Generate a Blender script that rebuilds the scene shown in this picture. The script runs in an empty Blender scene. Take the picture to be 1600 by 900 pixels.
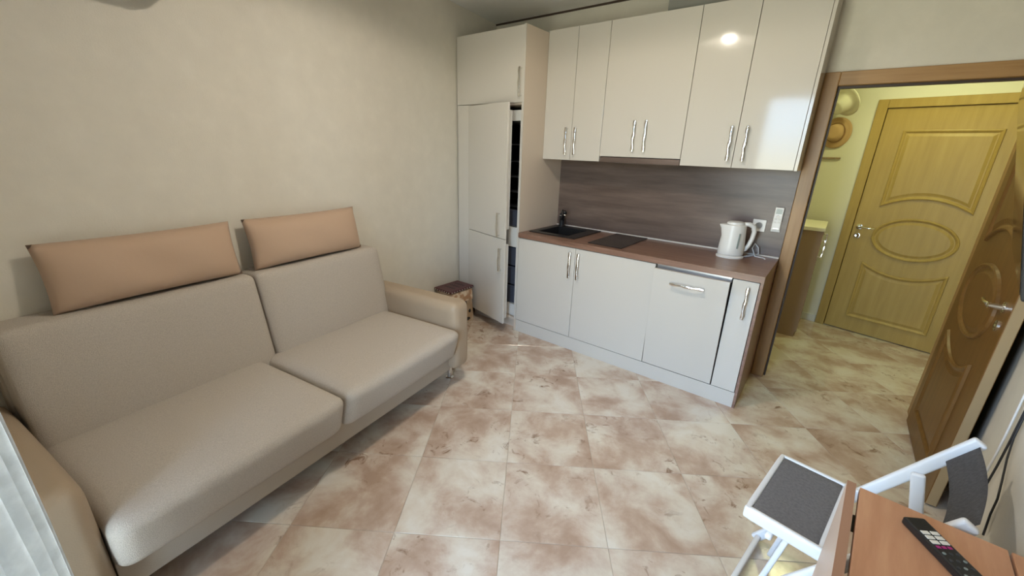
import bpy, bmesh, math, random
from mathutils import Vector, Matrix
random.seed(7)
S = bpy.context.scene
COL = S.collection
PI = math.pi

# ------------------------------------------------------------------ camera
cam_d = bpy.data.cameras.new('camera'); cam = bpy.data.objects.new('camera', cam_d); COL.objects.link(cam)
yaw, pitch, roll, fpx = 0.6571, 0.3251, 0.0346, 638.35
F = Vector((-math.sin(yaw)*math.cos(pitch), math.cos(yaw)*math.cos(pitch), -math.sin(pitch)))
R0 = Vector((math.cos(yaw), math.sin(yaw), 0)); U0 = R0.cross(F)
R = math.cos(roll)*R0 + math.sin(roll)*U0; U = -math.sin(roll)*R0 + math.cos(roll)*U0
M = Matrix((R, U, -F)).transposed().to_4x4(); M.translation = Vector((2.6902, -3.2419, 1.5083))
cam.matrix_world = M
cam_d.sensor_width = 36.0; cam_d.lens = fpx/1600*36; cam_d.clip_start = 0.02
S.camera = cam

# ------------------------------------------------------------------ world, exposure
wd = bpy.data.worlds.new('world'); S.world = wd; wd.use_nodes = True
nt = wd.node_tree; nt.nodes.clear()
wo = nt.nodes.new('ShaderNodeOutputWorld'); bg = nt.nodes.new('ShaderNodeBackground')
tc = nt.nodes.new('ShaderNodeTexCoord'); sp = nt.nodes.new('ShaderNodeSeparateXYZ'); cr = nt.nodes.new('ShaderNodeValToRGB')
mr = nt.nodes.new('ShaderNodeMapRange'); mr.inputs[1].default_value = -1; mr.inputs[2].default_value = 1
nt.links.new(tc.outputs['Generated'], sp.inputs[0]); nt.links.new(sp.outputs[2], mr.inputs[0]); nt.links.new(mr.outputs[0], cr.inputs[0])
e = cr.color_ramp.elements
e[0].position = 0.0; e[0].color = (.58, .58, .47, 1)
e[1].position = 1.0; e[1].color = (.50, .68, 1.0, 1)
a = e.new(.49); a.color = (.60, .62, .50, 1)
a = e.new(.53); a.color = (.50, .73, 1.0, 1)
nt.links.new(cr.outputs[0], bg.inputs[0]); bg.inputs[1].default_value = 30.0
nt.links.new(bg.outputs[0], wo.inputs[0])
vs = S.view_settings
vs.view_transform = 'Standard'; vs.look = 'None'; vs.gamma = 1; vs.use_curve_mapping = False; vs.exposure = -0.32
# daylight portal in the balcony window (guides sampling only, adds no light)
pl = bpy.data.lights.new('window_portal', 'AREA'); pl.shape = 'RECTANGLE'; pl.size = 1.13; pl.size_y = 2.2
po = bpy.data.objects.new('window_portal', pl); COL.objects.link(po)
po.location = (1.885, -3.60, 1.15); po.rotation_euler = (-PI/2, 0, PI); pl.cycles.is_portal = True
LAMP_E, BULB_E, HALL_E = 22.0, 900.0, 80.0

# ------------------------------------------------------------------ helpers
def newbm(): return bmesh.new()
def box(bm, x0, x1, y0, y1, z0, z1, bev=0, seg=2):
    r = bmesh.ops.create_cube(bm, size=1, matrix=Matrix.Translation(((x0+x1)/2, (y0+y1)/2, (z0+z1)/2)) @ Matrix.Diagonal((x1-x0, y1-y0, z1-z0, 1)))
    if bev:
        es = list({e for v in r['verts'] for e in v.link_edges})
        r = bmesh.ops.bevel(bm, geom=es, offset=bev, segments=seg, profile=.5, affect='EDGES')
    return bm
def mbox(*a, **k): return box(newbm(), *a, **k)
def soft(bm, x0, x1, y0, y1, z0, z1, r, n=14, puff=(0, 0, 0), fn=None):
    """rounded, subdivided box with optional puffed faces"""
    c = Vector(((x0+x1)/2, (y0+y1)/2, (z0+z1)/2)); h = Vector(((x1-x0)/2, (y1-y0)/2, (z1-z0)/2))
    b2 = bmesh.new(); bmesh.ops.create_cube(b2, size=2)
    bmesh.ops.subdivide_edges(b2, edges=b2.edges[:], cuts=n, use_grid_fill=True)
    for v in b2.verts:
        p = v.co.copy()
        # concentrate samples near the edges
        q = Vector([math.copysign(abs(t)**.7, t)*hh for t, hh in zip(p, h)])
        inner = Vector([max(-(hh-r), min(hh-r, t)) for t, hh in zip(q, h)])
        d = q-inner
        if d.length > 1e-9: q = inner+d.normalized()*r if sum(abs(x) > 1e-6 for x in d) >= 1 else q
        u = [1-(t/hh)**2 if hh else 0 for t, hh in zip(q, h)]
        for i in range(3):
            j, k = (i+1) % 3, (i+2) % 3
            q[i] += (p[i])*puff[i]*max(0, u[j])**.6*max(0, u[k])**.6
        q += c
        if fn: q = fn(q)
        v.co = q
    me = bpy.data.meshes.new('t'); b2.to_mesh(me); b2.free(); bm.from_mesh(me); bpy.data.meshes.remove(me)
    return bm
def prism(bm, pts, z0, z1):
    lo = [bm.verts.new((x, y, z0)) for x, y in pts]; hi = [bm.verts.new((x, y, z1)) for x, y in pts]
    n = len(pts)
    bm.faces.new(lo[::-1]); bm.faces.new(hi)
    for i in range(n): bm.faces.new((lo[i], lo[(i+1) % n], hi[(i+1) % n], hi[i]))
    return bm
def tube(bm, pts, r, seg=8, closed=False, flat=None):
    pts = [Vector(p) for p in pts]; n = len(pts); rings = []
    rr = r if isinstance(r, (list, tuple)) else [r]*n
    prev = None
    for i, p in enumerate(pts):
        t = (pts[(i+1) % n]-pts[i-1]) if (closed or 0 < i < n-1) else (pts[1]-pts[0] if i == 0 else pts[-1]-pts[-2])
        t.normalize()
        a = Vector((0, 0, 1)) if prev is None else prev
        a = a-t*a.dot(t)
        if a.length < 1e-3: a = Vector((1, 0, 0)); a = a-t*a.dot(t)
        a.normalize(); prev = a; b = t.cross(a)
        rings.append([bm.verts.new(p+(a*math.cos(2*PI*k/seg)+b*math.sin(2*PI*k/seg))*rr[i]) for k in range(seg)])
    m = n if closed else n-1
    for i in range(m):
        A, B = rings[i], rings[(i+1) % n]
        for k in range(seg): bm.faces.new((A[k], A[(k+1) % seg], B[(k+1) % seg], B[k]))
    if not closed: bm.faces.new(rings[0][::-1]); bm.faces.new(rings[-1])
    return bm
def lathe(bm, prof, c=(0, 0, 0), seg=32, sx=1, sy=1, mat=None):
    rings = []
    for r, z in prof:
        ring = []
        for k in range(seg):
            p = Vector((max(r, 1e-4)*sx*math.cos(2*PI*k/seg), max(r, 1e-4)*sy*math.sin(2*PI*k/seg), z))
            if mat: p = mat @ p
            ring.append(bm.verts.new(p+Vector(c)))
        rings.append(ring)
    for A, B in zip(rings, rings[1:]):
        for k in range(seg): bm.faces.new((A[k], A[(k+1) % seg], B[(k+1) % seg], B[k]))
    bm.faces.new(rings[0][::-1]); bm.faces.new(rings[-1])
    return bm
def xf(bm, M): bmesh.ops.transform(bm, matrix=M, verts=bm.verts); return bm
def rmat(loc, rz): return Matrix.Translation(loc) @ Matrix.Rotation(rz, 4, 'Z')

ROOTM = {}
def obj(name, bm, m, parent=None, local=False, smooth=False, loc=None):
    bmesh.ops.recalc_face_normals(bm, faces=bm.faces)
    me = bpy.data.meshes.new(name)
    o = bpy.data.objects.new(name, me); COL.objects.link(o)
    if parent is None:
        if loc is None:
            xs = [v.co for v in bm.verts]
            loc = ((min(v.x for v in xs)+max(v.x for v in xs))/2, (min(v.y for v in xs)+max(v.y for v in xs))/2, min(v.z for v in xs))
        xf(bm, Matrix.Translation(-Vector(loc))); o.location = loc
        ROOTM[o.name] = Matrix.Translation(loc)
    else:
        if not local: xf(bm, ROOTM[parent.name].inverted())
        o.parent = parent; ROOTM[o.name] = ROOTM[parent.name]
    bm.to_mesh(me); bm.free()
    if smooth:
        for p in me.polygons: p.use_smooth = True
        if smooth is not True:
            me.set_sharp_from_angle(angle=math.radians(smooth))
    me.materials.append(m)
    return o
def tag(o, label, cat, group=None, kind=None):
    o['label'] = label; o['category'] = cat
    if group: o['group'] = group
    if kind: o['kind'] = kind
    return o
def thing(name, label, cat, loc=(0, 0, 0), rz=0, group=None, kind=None):
    o = bpy.data.objects.new(name, None); COL.objects.link(o); o.location = loc; o.rotation_euler = (0, 0, rz)
    o.empty_display_size = .1
    ROOTM[o.name] = rmat(loc, rz)
    return tag(o, label, cat, group, kind)

# ------------------------------------------------------------------ materials
def mat(name, col, rough=.5, metal=0, spec=.5, coat=0, coat_r=.05, sheen=0, noise=None, bump=None, stretch=(1, 1, 1), coord='Object', alpha=None):
    """noise=(scale, detail, [(pos,col)...]); bump=(scale,strength)"""
    m = bpy.data.materials.new(name); m.use_nodes = True; t = m.node_tree; b = t.nodes['Principled BSDF']
    b.inputs['Base Color'].default_value = (*col, 1); b.inputs['Roughness'].default_value = rough; b.inputs['Metallic'].default_value = metal
    b.inputs['Specular IOR Level'].default_value = spec; b.inputs['Coat Weight'].default_value = coat; b.inputs['Coat Roughness'].default_value = coat_r
    b.inputs['Sheen Weight'].default_value = sheen
    if noise or bump:
        c = t.nodes.new('ShaderNodeTexCoord'); mp = t.nodes.new('ShaderNodeMapping'); mp.inputs['Scale'].default_value = stretch
        t.links.new(c.outputs[coord], mp.inputs[0])
    if noise:
        n = t.nodes.new('ShaderNodeTexNoise'); n.inputs['Scale'].default_value = noise[0]; n.inputs['Detail'].default_value = noise[1]; n.inputs['Roughness'].default_value = .6
        r = t.nodes.new('ShaderNodeValToRGB'); el = r.color_ramp.elements
        st = noise[2]
        el[0].position, el[0].color = st[0][0], (*st[0][1], 1); el[1].position, el[1].color = st[-1][0], (*st[-1][1], 1)
        for p_, c_ in st[1:-1]: el.new(p_).color = (*c_, 1)
        t.links.new(mp.outputs[0], n.inputs['Vector']); t.links.new(n.outputs[0], r.inputs[0]); t.links.new(r.outputs[0], b.inputs['Base Color'])
    if bump:
        n2 = t.nodes.new('ShaderNodeTexNoise'); n2.inputs['Scale'].default_value = bump[0]; n2.inputs['Detail'].default_value = 3
        bp = t.nodes.new('ShaderNodeBump'); bp.inputs['Strength'].default_value = bump[1]; bp.inputs['Distance'].default_value = .004
        t.links.new((mp if not noise else c).outputs[0 if not noise else coord], n2.inputs['Vector']); t.links.new(n2.outputs[0], bp.inputs['Height']); t.links.new(bp.outputs[0], b.inputs['Normal'])
    return m
def dk(c, k): return tuple(x*k for x in c)
WALL = (.68, .64, .555)
m_wall = mat('wallpaper', WALL, .75, spec=.25, noise=(9, 8, [(.3, dk(WALL, .965)), (.55, WALL), (.72, dk(WALL, 1.035))]), bump=(160, .12))
m_ceil = mat('ceiling_paint', (.80, .79, .75), .85, spec=.2, bump=(90, .05))
m_hallwall = mat('hall_paint', (.72, .69, .56), .8, spec=.2, bump=(120, .05))
CABC = (.58, .545, .49)
m_cab = mat('gloss_cabinet_front', CABC, .085, spec=.28)
m_carc = mat('cabinet_laminate', (.62, .52, .42), .4, spec=.4)
m_white = mat('white_plastic', (.74, .73, .70), .32)
m_fridge = mat('fridge_white', (.62, .61, .58), .35)
m_dark = mat('dark_shade_and_plastic', (.035, .038, .045), .35)  # shade of the unlit fridge interior put into the colour; also dark plastic
m_darkb = mat('dark_drawer', (.05, .055, .075), .25)
m_chrome = mat('chrome', (.78, .77, .74), .16, metal=1, bump=(55, .55))
m_chrome2 = mat('polished_chrome', (.8, .8, .8), .1, metal=1)
m_steel = mat('steel', (.42, .42, .44), .3, metal=1)
m_top = mat('worktop_wood', (.28, .16, .10), .30, spec=.45, stretch=(1.2, 11, 11), noise=(3.0, 8, [(.28, (.14, .072, .046)), (.45, (.21, .115, .078)), (.6, (.245, .14, .098)), (.75, (.30, .185, .13))]))
m_splash = mat('splashback_wood', (.2, .14, .11), .32, spec=.4, stretch=(.8, 5, 7), noise=(1.7, 9, [(.25, (.065, .046, .040)), (.45, (.12, .086, .071)), (.58, (.155, .112, .093)), (.75, (.22, .165, .14))]))
m_seal = mat('silicone_seal', (.66, .63, .58), .3)
m_granite = mat('black_granite', (.012, .012, .013), .35, noise=(260, 2, [(.5, (.010, .010, .011)), (.75, (.05, .05, .05))]))
m_hob = mat('hob_glass', (.03, .024, .022), .12, spec=.5)
m_black = mat('black_plastic', (.012, .012, .013), .4)
m_case = mat('casing_wood', (.33, .20, .095), .38, spec=.45, stretch=(14, 14, 1.0), noise=(2.2, 7, [(.3, (.29, .155, .055)), (.5, (.36, .205, .08)), (.72, (.41, .245, .10))]))
m_case_h = mat('casing_head_wood', (.36, .205, .08), .38, spec=.45, stretch=(1.0, 14, 14), noise=(2.2, 7, [(.3, (.29, .155, .055)), (.5, (.36, .205, .08)), (.72, (.41, .245, .10))]))
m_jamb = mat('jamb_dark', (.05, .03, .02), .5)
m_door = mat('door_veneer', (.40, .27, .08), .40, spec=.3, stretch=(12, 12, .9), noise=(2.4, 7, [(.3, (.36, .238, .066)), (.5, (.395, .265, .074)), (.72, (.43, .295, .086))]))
m_door_shaded = mat('shaded_door_veneer', (.19, .09, .025), .40, spec=.3, stretch=(12, 12, .9), noise=(2.4, 6, [(.3, (.15, .072, .018)), (.7, (.20, .098, .026))]))  # entrance door veneer with the open leaf's shade put into its colour
m_edge = mat('door_edge', (.36, .26, .14), .5)
m_fab = mat('sofa_fabric', (.50, .45, .395), .95, spec=.06, sheen=.0, noise=(300, 3, [(.35, (.44, .395, .345)), (.65, (.54, .485, .425))]), bump=(420, .5))
m_arm = mat('sofa_leatherette', (.38, .295, .21), .45, spec=.3, bump=(240, .15))
m_rail = mat('sofa_base_fabric', (.44, .38, .31), .85, spec=.2, bump=(420, .4))
m_pil = mat('pillow_fabric', (.50, .355, .255), .82, spec=.2, sheen=.1, bump=(26, .12))
m_curt = mat('curtain_cloth', (.74, .72, .66), .8, spec=.2, noise=(16, 6, [(.4, (.46, .45, .42)), (.58, (.58, .57, .54))]))
m_table = mat('table_wood', (.52, .33, .20), .38, stretch=(10, 1.2, 10), noise=(3.2, 7, [(.3, (.44, .22, .12)), (.5, (.50, .26, .15)), (.72, (.56, .31, .18))]))
m_tedge = mat('table_edge', (.36, .20, .13), .5)
m_leaf = mat('table_leaf_face', (.56, .44, .37), .45)
m_frame = mat('white_lacquer', (.74, .75, .77), .35)
m_grey = mat('grey_canvas', (.155, .150, .155), .85, bump=(600, .4), noise=(120, 3, [(.35, (.13, .126, .13)), (.65, (.175, .17, .175))]))
m_wire_b = mat('black_cable', (.02, .02, .022), .5)
m_wire_w = mat('white_cable', (.72, .72, .72), .45)
m_straw = mat('straw', (.52, .33, .16), .8, bump=(220, .5))
m_cream = mat('cream_felt', (.74, .70, .55), .85)
m_maroon = mat('maroon_plastic', (.085, .022, .024), .4)
m_spot = mat('cream_print', (.56, .45, .32), .45, noise=(14, 2, [(.4, (.44, .31, .19)), (.55, (.58, .48, .36))]))
m_fur = mat('printed_tan', (.42, .24, .13), .5, noise=(18, 2, [(.45, (.45, .26, .14)), (.55, (.72, .60, .45))]))
m_red = mat('magenta_button', (.35, .02, .16), .4)
m_lcd = mat('lcd_grey', (.22, .26, .25), .25)
m_tv = mat('tv_screen', (.006, .006, .008), .06, spec=.8)
m_shoe = mat('shoe_cabinet_panel', (.30, .20, .125), .5)
m_base = mat('white_skirting', (.68, .67, .62), .5)
m_grout = mat('grout', (.50, .43, .35), .8)
m_duct = mat('duct_grey', (.22, .22, .20), .6)
def emis(name, col, k):
    m = bpy.data.materials.new(name); m.use_nodes = True; b = m.node_tree.nodes['Principled BSDF']
    b.inputs['Base Color'].default_value = (.8, .8, .78, 1); b.inputs['Emission Color'].default_value = (*col, 1); b.inputs['Emission Strength'].default_value = k
    return m
m_lamp = emis('lamp_diffuser', (1.0, .90, .76), LAMP_E)
m_bulb = emis('lamp_bulb', (1.0, .90, .76), BULB_E)
m_halllamp = emis('hall_diffuser', (.96, 1.0, .50), HALL_E)
def glassmat():
    m = bpy.data.materials.new('window_glass'); m.use_nodes = True; t = m.node_tree; t.nodes.clear()
    o = t.nodes.new('ShaderNodeOutputMaterial'); mx = t.nodes.new('ShaderNodeMixShader'); fr = t.nodes.new('ShaderNodeFresnel')
    tr = t.nodes.new('ShaderNodeBsdfTransparent'); gl = t.nodes.new('ShaderNodeBsdfGlossy'); gl.inputs['Roughness'].default_value = .01
    t.links.new(fr.outputs[0], mx.inputs[0]); t.links.new(tr.outputs[0], mx.inputs[1]); t.links.new(gl.outputs[0], mx.inputs[2]); t.links.new(mx.outputs[0], o.inputs[0])
    return m
m_glass = glassmat()
# curtain lets some daylight through
t_ = m_curt.node_tree; b_ = t_.nodes['Principled BSDF']; o_ = [n for n in t_.nodes if n.type == 'OUTPUT_MATERIAL'][0]
mx_ = t_.nodes.new('ShaderNodeMixShader'); tl_ = t_.nodes.new('ShaderNodeBsdfTranslucent'); tl_.inputs[0].default_value = (.55, .55, .54, 1); mx_.inputs[0].default_value = .3
t_.links.new(b_.outputs[0], mx_.inputs[1]); t_.links.new(tl_.outputs[0], mx_.inputs[2]); t_.links.new(mx_.outputs[0], o_.inputs[0])

def tilemat():
    m = bpy.data.materials.new('marbled_tile'); m.use_nodes = True; t = m.node_tree; b = t.nodes['Principled BSDF']
    N = t.nodes.new; L = t.links.new
    c = N('ShaderNodeTexCoord'); oi = N('ShaderNodeObjectInfo'); mul = N('ShaderNodeVectorMath'); mul.operation = 'SCALE'
    cx = N('ShaderNodeCombineXYZ'); L(oi.outputs['Random'], cx.inputs[0]); L(oi.outputs['Random'], cx.inputs[1]); L(oi.outputs['Random'], cx.inputs[2])
    L(cx.outputs[0], mul.inputs[0]); mul.inputs['Scale'].default_value = 37.0
    ad = N('ShaderNodeVectorMath'); ad.operation = 'ADD'; L(c.outputs['Object'], ad.inputs[0]); L(mul.outputs[0], ad.inputs[1])
    n1 = N('ShaderNodeTexNoise'); n1.inputs['Scale'].default_value = 4.2; n1.inputs['Detail'].default_value = 5; n1.inputs['Roughness'].default_value = .58; n1.inputs['Distortion'].default_value = .25
    L(ad.outputs[0], n1.inputs['Vector'])
    r1 = N('ShaderNodeValToRGB'); e = r1.color_ramp.elements
    e[0].position, e[0].color = .33, (.42, .297, .222, 1); e[1].position, e[1].color = .66, (.70, .65, .57, 1)
    e.new(.43).color = (.50, .378, .294, 1); e.new(.49).color = (.565, .46, .378, 1); e.new(.57).color = (.65, .575, .48, 1)
    L(n1.outputs[0], r1.inputs[0])
    # small darker veins inside the light clouds
    n2 = N('ShaderNodeTexNoise'); n2.inputs['Scale'].default_value = 13; n2.inputs['Detail'].default_value = 6; n2.inputs['Roughness'].default_value = .65; n2.inputs['Distortion'].default_value = 1.1
    L(ad.outputs[0], n2.inputs['Vector'])
    r2 = N('ShaderNodeValToRGB'); e = r2.color_ramp.elements
    e[0].position, e[0].color = .57, (0, 0, 0, 1); e[1].position, e[1].color = .68, (1, 1, 1, 1)
    L(n2.outputs[0], r2.inputs[0])
    n3 = N('ShaderNodeTexNoise'); n3.inputs['Scale'].default_value = 3.0; n3.inputs['Detail'].default_value = 1
    L(ad.outputs[0], n3.inputs['Vector'])
    r3 = N('ShaderNodeValToRGB'); r3.color_ramp.elements[0].position = .45; r3.color_ramp.elements[1].position = .62; L(n3.outputs[0], r3.inputs[0])
    mm = N('ShaderNodeMath'); mm.operation = 'MULTIPLY'; L(r2.outputs[0], mm.inputs[0]); L(r3.outputs[0], mm.inputs[1])
    m2 = N('ShaderNodeMath'); m2.operation = 'MULTIPLY'; L(mm.outputs[0], m2.inputs[0]); m2.inputs[1].default_value = .85
    mx = N('ShaderNodeMix'); mx.data_type = 'RGBA'; L(m2.outputs[0], mx.inputs['Factor']); L(r1.outputs[0], mx.inputs['A']); mx.inputs['B'].default_value = (.22, .125, .075, 1)
    L(mx.outputs['Result'], b.inputs['Base Color'])
    b.inputs['Roughness'].default_value = .17; b.inputs['Specular IOR Level'].default_value = .5
    return m
m_tile = tilemat()

# ------------------------------------------------------------------ room frame
TH = math.radians(8.5)                       # the sofa wall is not square to the kitchen wall
sT, cT = math.sin(TH), math.cos(TH)
def W(s, t, z=0): return Vector((s*sT+t*cT, -.6-s*cT+t*sT, z))
KR = .187
def xr(y): return 3.172+(KR if y > -2.05 else .07)*(y+2.05)   # right wall, with a slight bend by the table
def xl(y): return -(y+.6)*math.tan(TH)       # left wall
YF, CEIL = -3.52, 2.58
HA = Vector((2.852, 1.552)); HD = Vector((.753, -.176)).normalized(); HANG = math.atan2(HD.y, HD.x)
def H(h, n=0, z=0): return Vector((HA.x+HD.x*h+HD.y*n, HA.y+HD.y*h-HD.x*n, z))   # n = out of the wall towards the room

# floor with its tiles
flo = obj('floor', prism(newbm(), [(xl(0)-.3, 0), (xl(YF)-.3, YF-.3), (3.45, YF-.3), (3.9, 0), (3.95, 1.9), (2.0, 1.9), (2.0, 0)], -.10, -.0025), m_grout, loc=(1.6, -1.6, -.1))
tag(flo, 'glossy beige and brown marbled floor tiles laid diagonally', 'floor', kind='structure')
def clip(poly, px, py, nx, ny):              # keep side where (p-P).n <= 0
    out = []
    for i in range(len(poly)):
        A, B = poly[i-1], poly[i]
        da = (A[0]-px)*nx+(A[1]-py)*ny; db = (B[0]-px)*nx+(B[1]-py)*ny
        if (da <= 0) != (db <= 0):
            k = da/(da-db); out.append((A[0]+(B[0]-A[0])*k, A[1]+(B[1]-A[1])*k))
        if db <= 0: out.append(B)
    return out
E1 = Vector((.358, .2525)); E2 = Vector((-.2545, .3605)); G0 = Vector((1.916, -2.26)); GAP = .0022
full_me = None; tang = math.atan2(E1.y, E1.x)
for i in range(-9, 12):
    for j in range(-9, 14):
        c = G0+E1*(i+.5)+E2*(j+.5)
        u, v = E1*(.5-GAP/.44/2), E2*(.5-GAP/.44/2)
        poly0 = [tuple(c-u-v), tuple(c+u-v), tuple(c+u+v), tuple(c-u+v)]
        poly = clip(poly0, xl(0)-.02, 0, -cT, -sT)
        poly = clip(poly, 0, YF-.04, 0, -1)
        poly = clip(poly, HA.x, HA.y+.02, -HD.y, HD.x)
        poly = clip(poly, 3.9, 0, 1, 0)
        if len(poly) < 3: continue
        if all(p[1] > .01 and p[0] < 2.3 for p in poly): continue
        if all(p[1] < 0 and p[0] > xr(p[1]) for p in poly): continue
        if all(p[1] > 0 for p in poly) and all(p[0] < 2.3 for p in poly): continue
        if all(p[1] >= -.02 for p in poly) and min(p[0] for p in poly) < 2.1: continue
        area = abs(sum(poly[k-1][0]*poly[k][1]-poly[k][0]*poly[k-1][1] for k in range(len(poly))))/2
        if area < .002: continue
        uncut = len(poly) == 4 and area > .187
        if uncut and full_me:
            o = bpy.data.objects.new('tile', full_me); COL.objects.link(o)
        else:
            bm = newbm(); prism(bm, [(p[0]-c.x, p[1]-c.y) for p in poly], -.012, 0)
            bmesh.ops.bevel(bm, geom=[e for e in bm.edges if all(v.co.z > -.001 for v in e.verts)], offset=.0012, segments=1, affect='EDGES')
            me = bpy.data.meshes.new('tile'); bm.to_mesh(me); bm.free(); me.materials.append(m_tile)
            if uncut: full_me = me
            o = bpy.data.objects.new('tile', me); COL.objects.link(o)
        o.parent = flo; o.location = Vector((c.x, c.y, 0))-Vector((1.6, -1.6, -.1))

# walls
w = thing('wall_left', 'pale beige wallpapered wall behind the sofa', 'wall', W(0, 0), TH, kind='structure')
obj('wall_panel', mbox(-.12, 0, -3.1, .75, 0, CEIL), m_wall, w, local=True)
bm = newbm()
DX0, DX1, DZ = 2.541, 3.34, 1.925            # doorway
box(bm, xl(0)-.2, DX0-.02, 0, .12, 0, CEIL); box(bm, DX1+.02, 3.95, 0, .12, 0, CEIL); box(bm, DX0-.02, DX1+.02, 0, .12, DZ+.02, CEIL)
wb = tag(obj('wall_back', bm, m_wall), 'beige wall with the kitchen units and the doorway', 'wall', kind='structure')
bm = newbm(); prism(bm, [(xr(0), 0), (xr(-2.05), -2.05), (xr(YF-.1), YF-.1), (xr(YF-.1)+.14, YF-.1), (xr(-2.05)+.14, -2.05), (xr(0)+.14, 0)], 0, CEIL)
tag(obj('wall_right', bm, m_wall), 'beige wall on the right with cables running down it', 'wall', kind='structure')
WX0, WX1, WZ0, WZ1 = 1.32, 2.45, .04, 2.26
bm = newbm(); y0, y1 = YF-.16, YF
box(bm, xl(YF)-.1, WX0, y0, y1, 0, CEIL); box(bm, WX1, xr(YF)+.1, y0, y1, 0, CEIL); box(bm, WX0, WX1, y0, y1, WZ1, CEIL); box(bm, WX0, WX1, y0, y1, 0, WZ0)
tag(obj('wall_front', bm, m_wall), 'beige wall around the balcony window behind the viewer', 'wall', kind='structure')
bm = newbm(); prism(bm, [(xl(0)-.2, .12), (xl(YF)-.2, YF-.16), (3.45, YF-.16), (3.95, .12)], CEIL, CEIL+.1)
tag(obj('ceiling', bm, m_ceil), 'plain pale grey ceiling above the kitchen units', 'ceiling', kind='structure')
# dark strip painted as the shadow gap between ceiling and kitchen wall
tag(obj('shadow_gap_strip', mbox(xl(0), 3.4, -.012, 0, CEIL-.012, CEIL), m_jamb), 'thin dark strip standing for the shadow gap between ceiling and kitchen wall', 'trim', kind='structure')
# balcony window
wn = thing('window_1', 'white framed balcony window behind the viewer', 'window', (1.885, YF-.08, WZ0), kind='structure')
bm = newbm(); ya, yb = YF-.11, YF-.05
for x0, x1, z0, z1 in ((WX0, WX0+.06, WZ0, WZ1), (WX1-.06, WX1, WZ0, WZ1), (WX0+.06, WX1-.06, WZ0, WZ0+.06), (WX0+.06, WX1-.06, WZ1-.06, WZ1), (1.70, 1.77, WZ0+.06, WZ1-.06)):
    box(bm, x0, x1, ya, yb, z0, z1)
obj('window_frame', bm, m_white, wn)
for x0, x1 in ((WX0+.06, 1.70), (1.77, WX1-.06)):
    obj('pane', mbox(x0, x1, YF-.083, YF-.079, WZ0+.06, WZ1-.06), m_glass, wn)

# hall behind the doorway
hw = thing('wall_hall_far', 'cream hallway wall around the entrance door', 'wall', H(0), HANG, kind='structure')
bm = newbm(); box(bm, -1.0, -.04, 0, .12, 0, 2.5); box(bm, .89, 1.4, 0, .12, 0, 2.5); box(bm, -.04, .89, 0, .12, 1.965, 2.5)
obj('wall_panel', bm, m_hallwall, hw, local=True)
tag(obj('wall_hall_left', mbox(2.19, 2.29, .12, 1.72, 0, 2.5), m_hallwall), 'cream hallway wall on the left behind the shoe cabinet', 'wall', kind='structure')
tag(obj('wall_hall_right', mbox(3.92, 4.02, .12, 1.45, 0, 2.5), m_hallwall), 'cream hallway wall hidden on the right', 'wall', kind='structure')
tag(obj('ceiling_hall', mbox(2.19, 4.02, .12, 1.9, 2.5, 2.58), m_hallwall), 'cream hallway ceiling', 'ceiling', kind='structure')
bh = thing('baseboard_hall', 'white skirting along the hallway wall beside the entrance door', 'baseboard', H(0), HANG, kind='structure')
obj('skirting', mbox(-.60, -.083, -.014, 0, 0, .07, bev=.003), m_base, bh, local=True)

# door casing in the kitchen wall
cs = thing('trim_2', 'brown wooden casing around the open doorway', 'trim', (DX0, 0, 0), kind='structure')
for x0, x1, z0, z1 in ((2.466, DX0, 0, 1.998), (DX1, DX1+.075, 0, 1.998)):
    obj('casing_post', mbox(x0, x1, -.022, 0, z0, z1, bev=.004), m_case, cs)
obj('casing_head', mbox(DX0, DX1, -.022, 0, DZ, 1.998, bev=.004), m_case_h, cs)
for x0, x1, z0, z1, y0, y1 in ((DX0-.02, DX0, 0, DZ, 0, .12), (DX1, DX1+.02, 0, DZ, 0, .12), (DX0, DX1, DZ, DZ+.02, 0, .12)):
    obj('jamb_board', mbox(x0, x1, y0, y1, z0, z1), m_case, cs)
for x0, x1, z0, z1 in ((DX0, DX0+.012, 0, DZ-.012), (DX0, DX1, DZ-.012, DZ)):
    obj('seal', mbox(x0, x1, .02, .05, z0, z1), m_jamb, cs)

# panelled doors ------------------------------------------------------------
def panel_paths(w_, d):
    """outlines of the three door panels, inset by d"""
    x0, x1 = .135, w_-.16
    xm, hw_ = (x0+x1)/2, (x1-x0)/2; n = 18
    def arc(zc, zm, off):
        out = []
        for k in range(n+1):
            x = x0+d+(x1-x0-2*d)*k/n
            out.append((x, zc+(zm-zc)*(1-((x-xm)/hw_)**2)+off))
        return out
    top = [(x0+d, 1.77-d)]+arc(1.15, 1.235, d*1.08)+[(x1-d, 1.77-d)]
    oval = [(xm+(.272-d)*math.cos(2*PI*k/40), .905+(.178-d)*math.sin(2*PI*k/40)) for k in range(40)]
    bot = [(x0+d, .14+d)]+arc(.668, .585, -d*1.08)+[(x1-d, .14+d)]
    return [top, oval, bot]
def band(bm, prof, w_, idx):
    """moulding: prof = [(inset, y)], swept round a panel outline in the xz plane"""
    rings = []
    for ins, y in prof:
        rings.append([bm.verts.new((x, y, z)) for x, z in panel_paths(w_, ins)[idx]])
    n = len(rings[0])
    for A, B in zip(rings, rings[1:]):
        for k in range(n): bm.faces.new((A[k], A[(k+1) % n], B[(k+1) % n], B[k]))
    return rings
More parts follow.
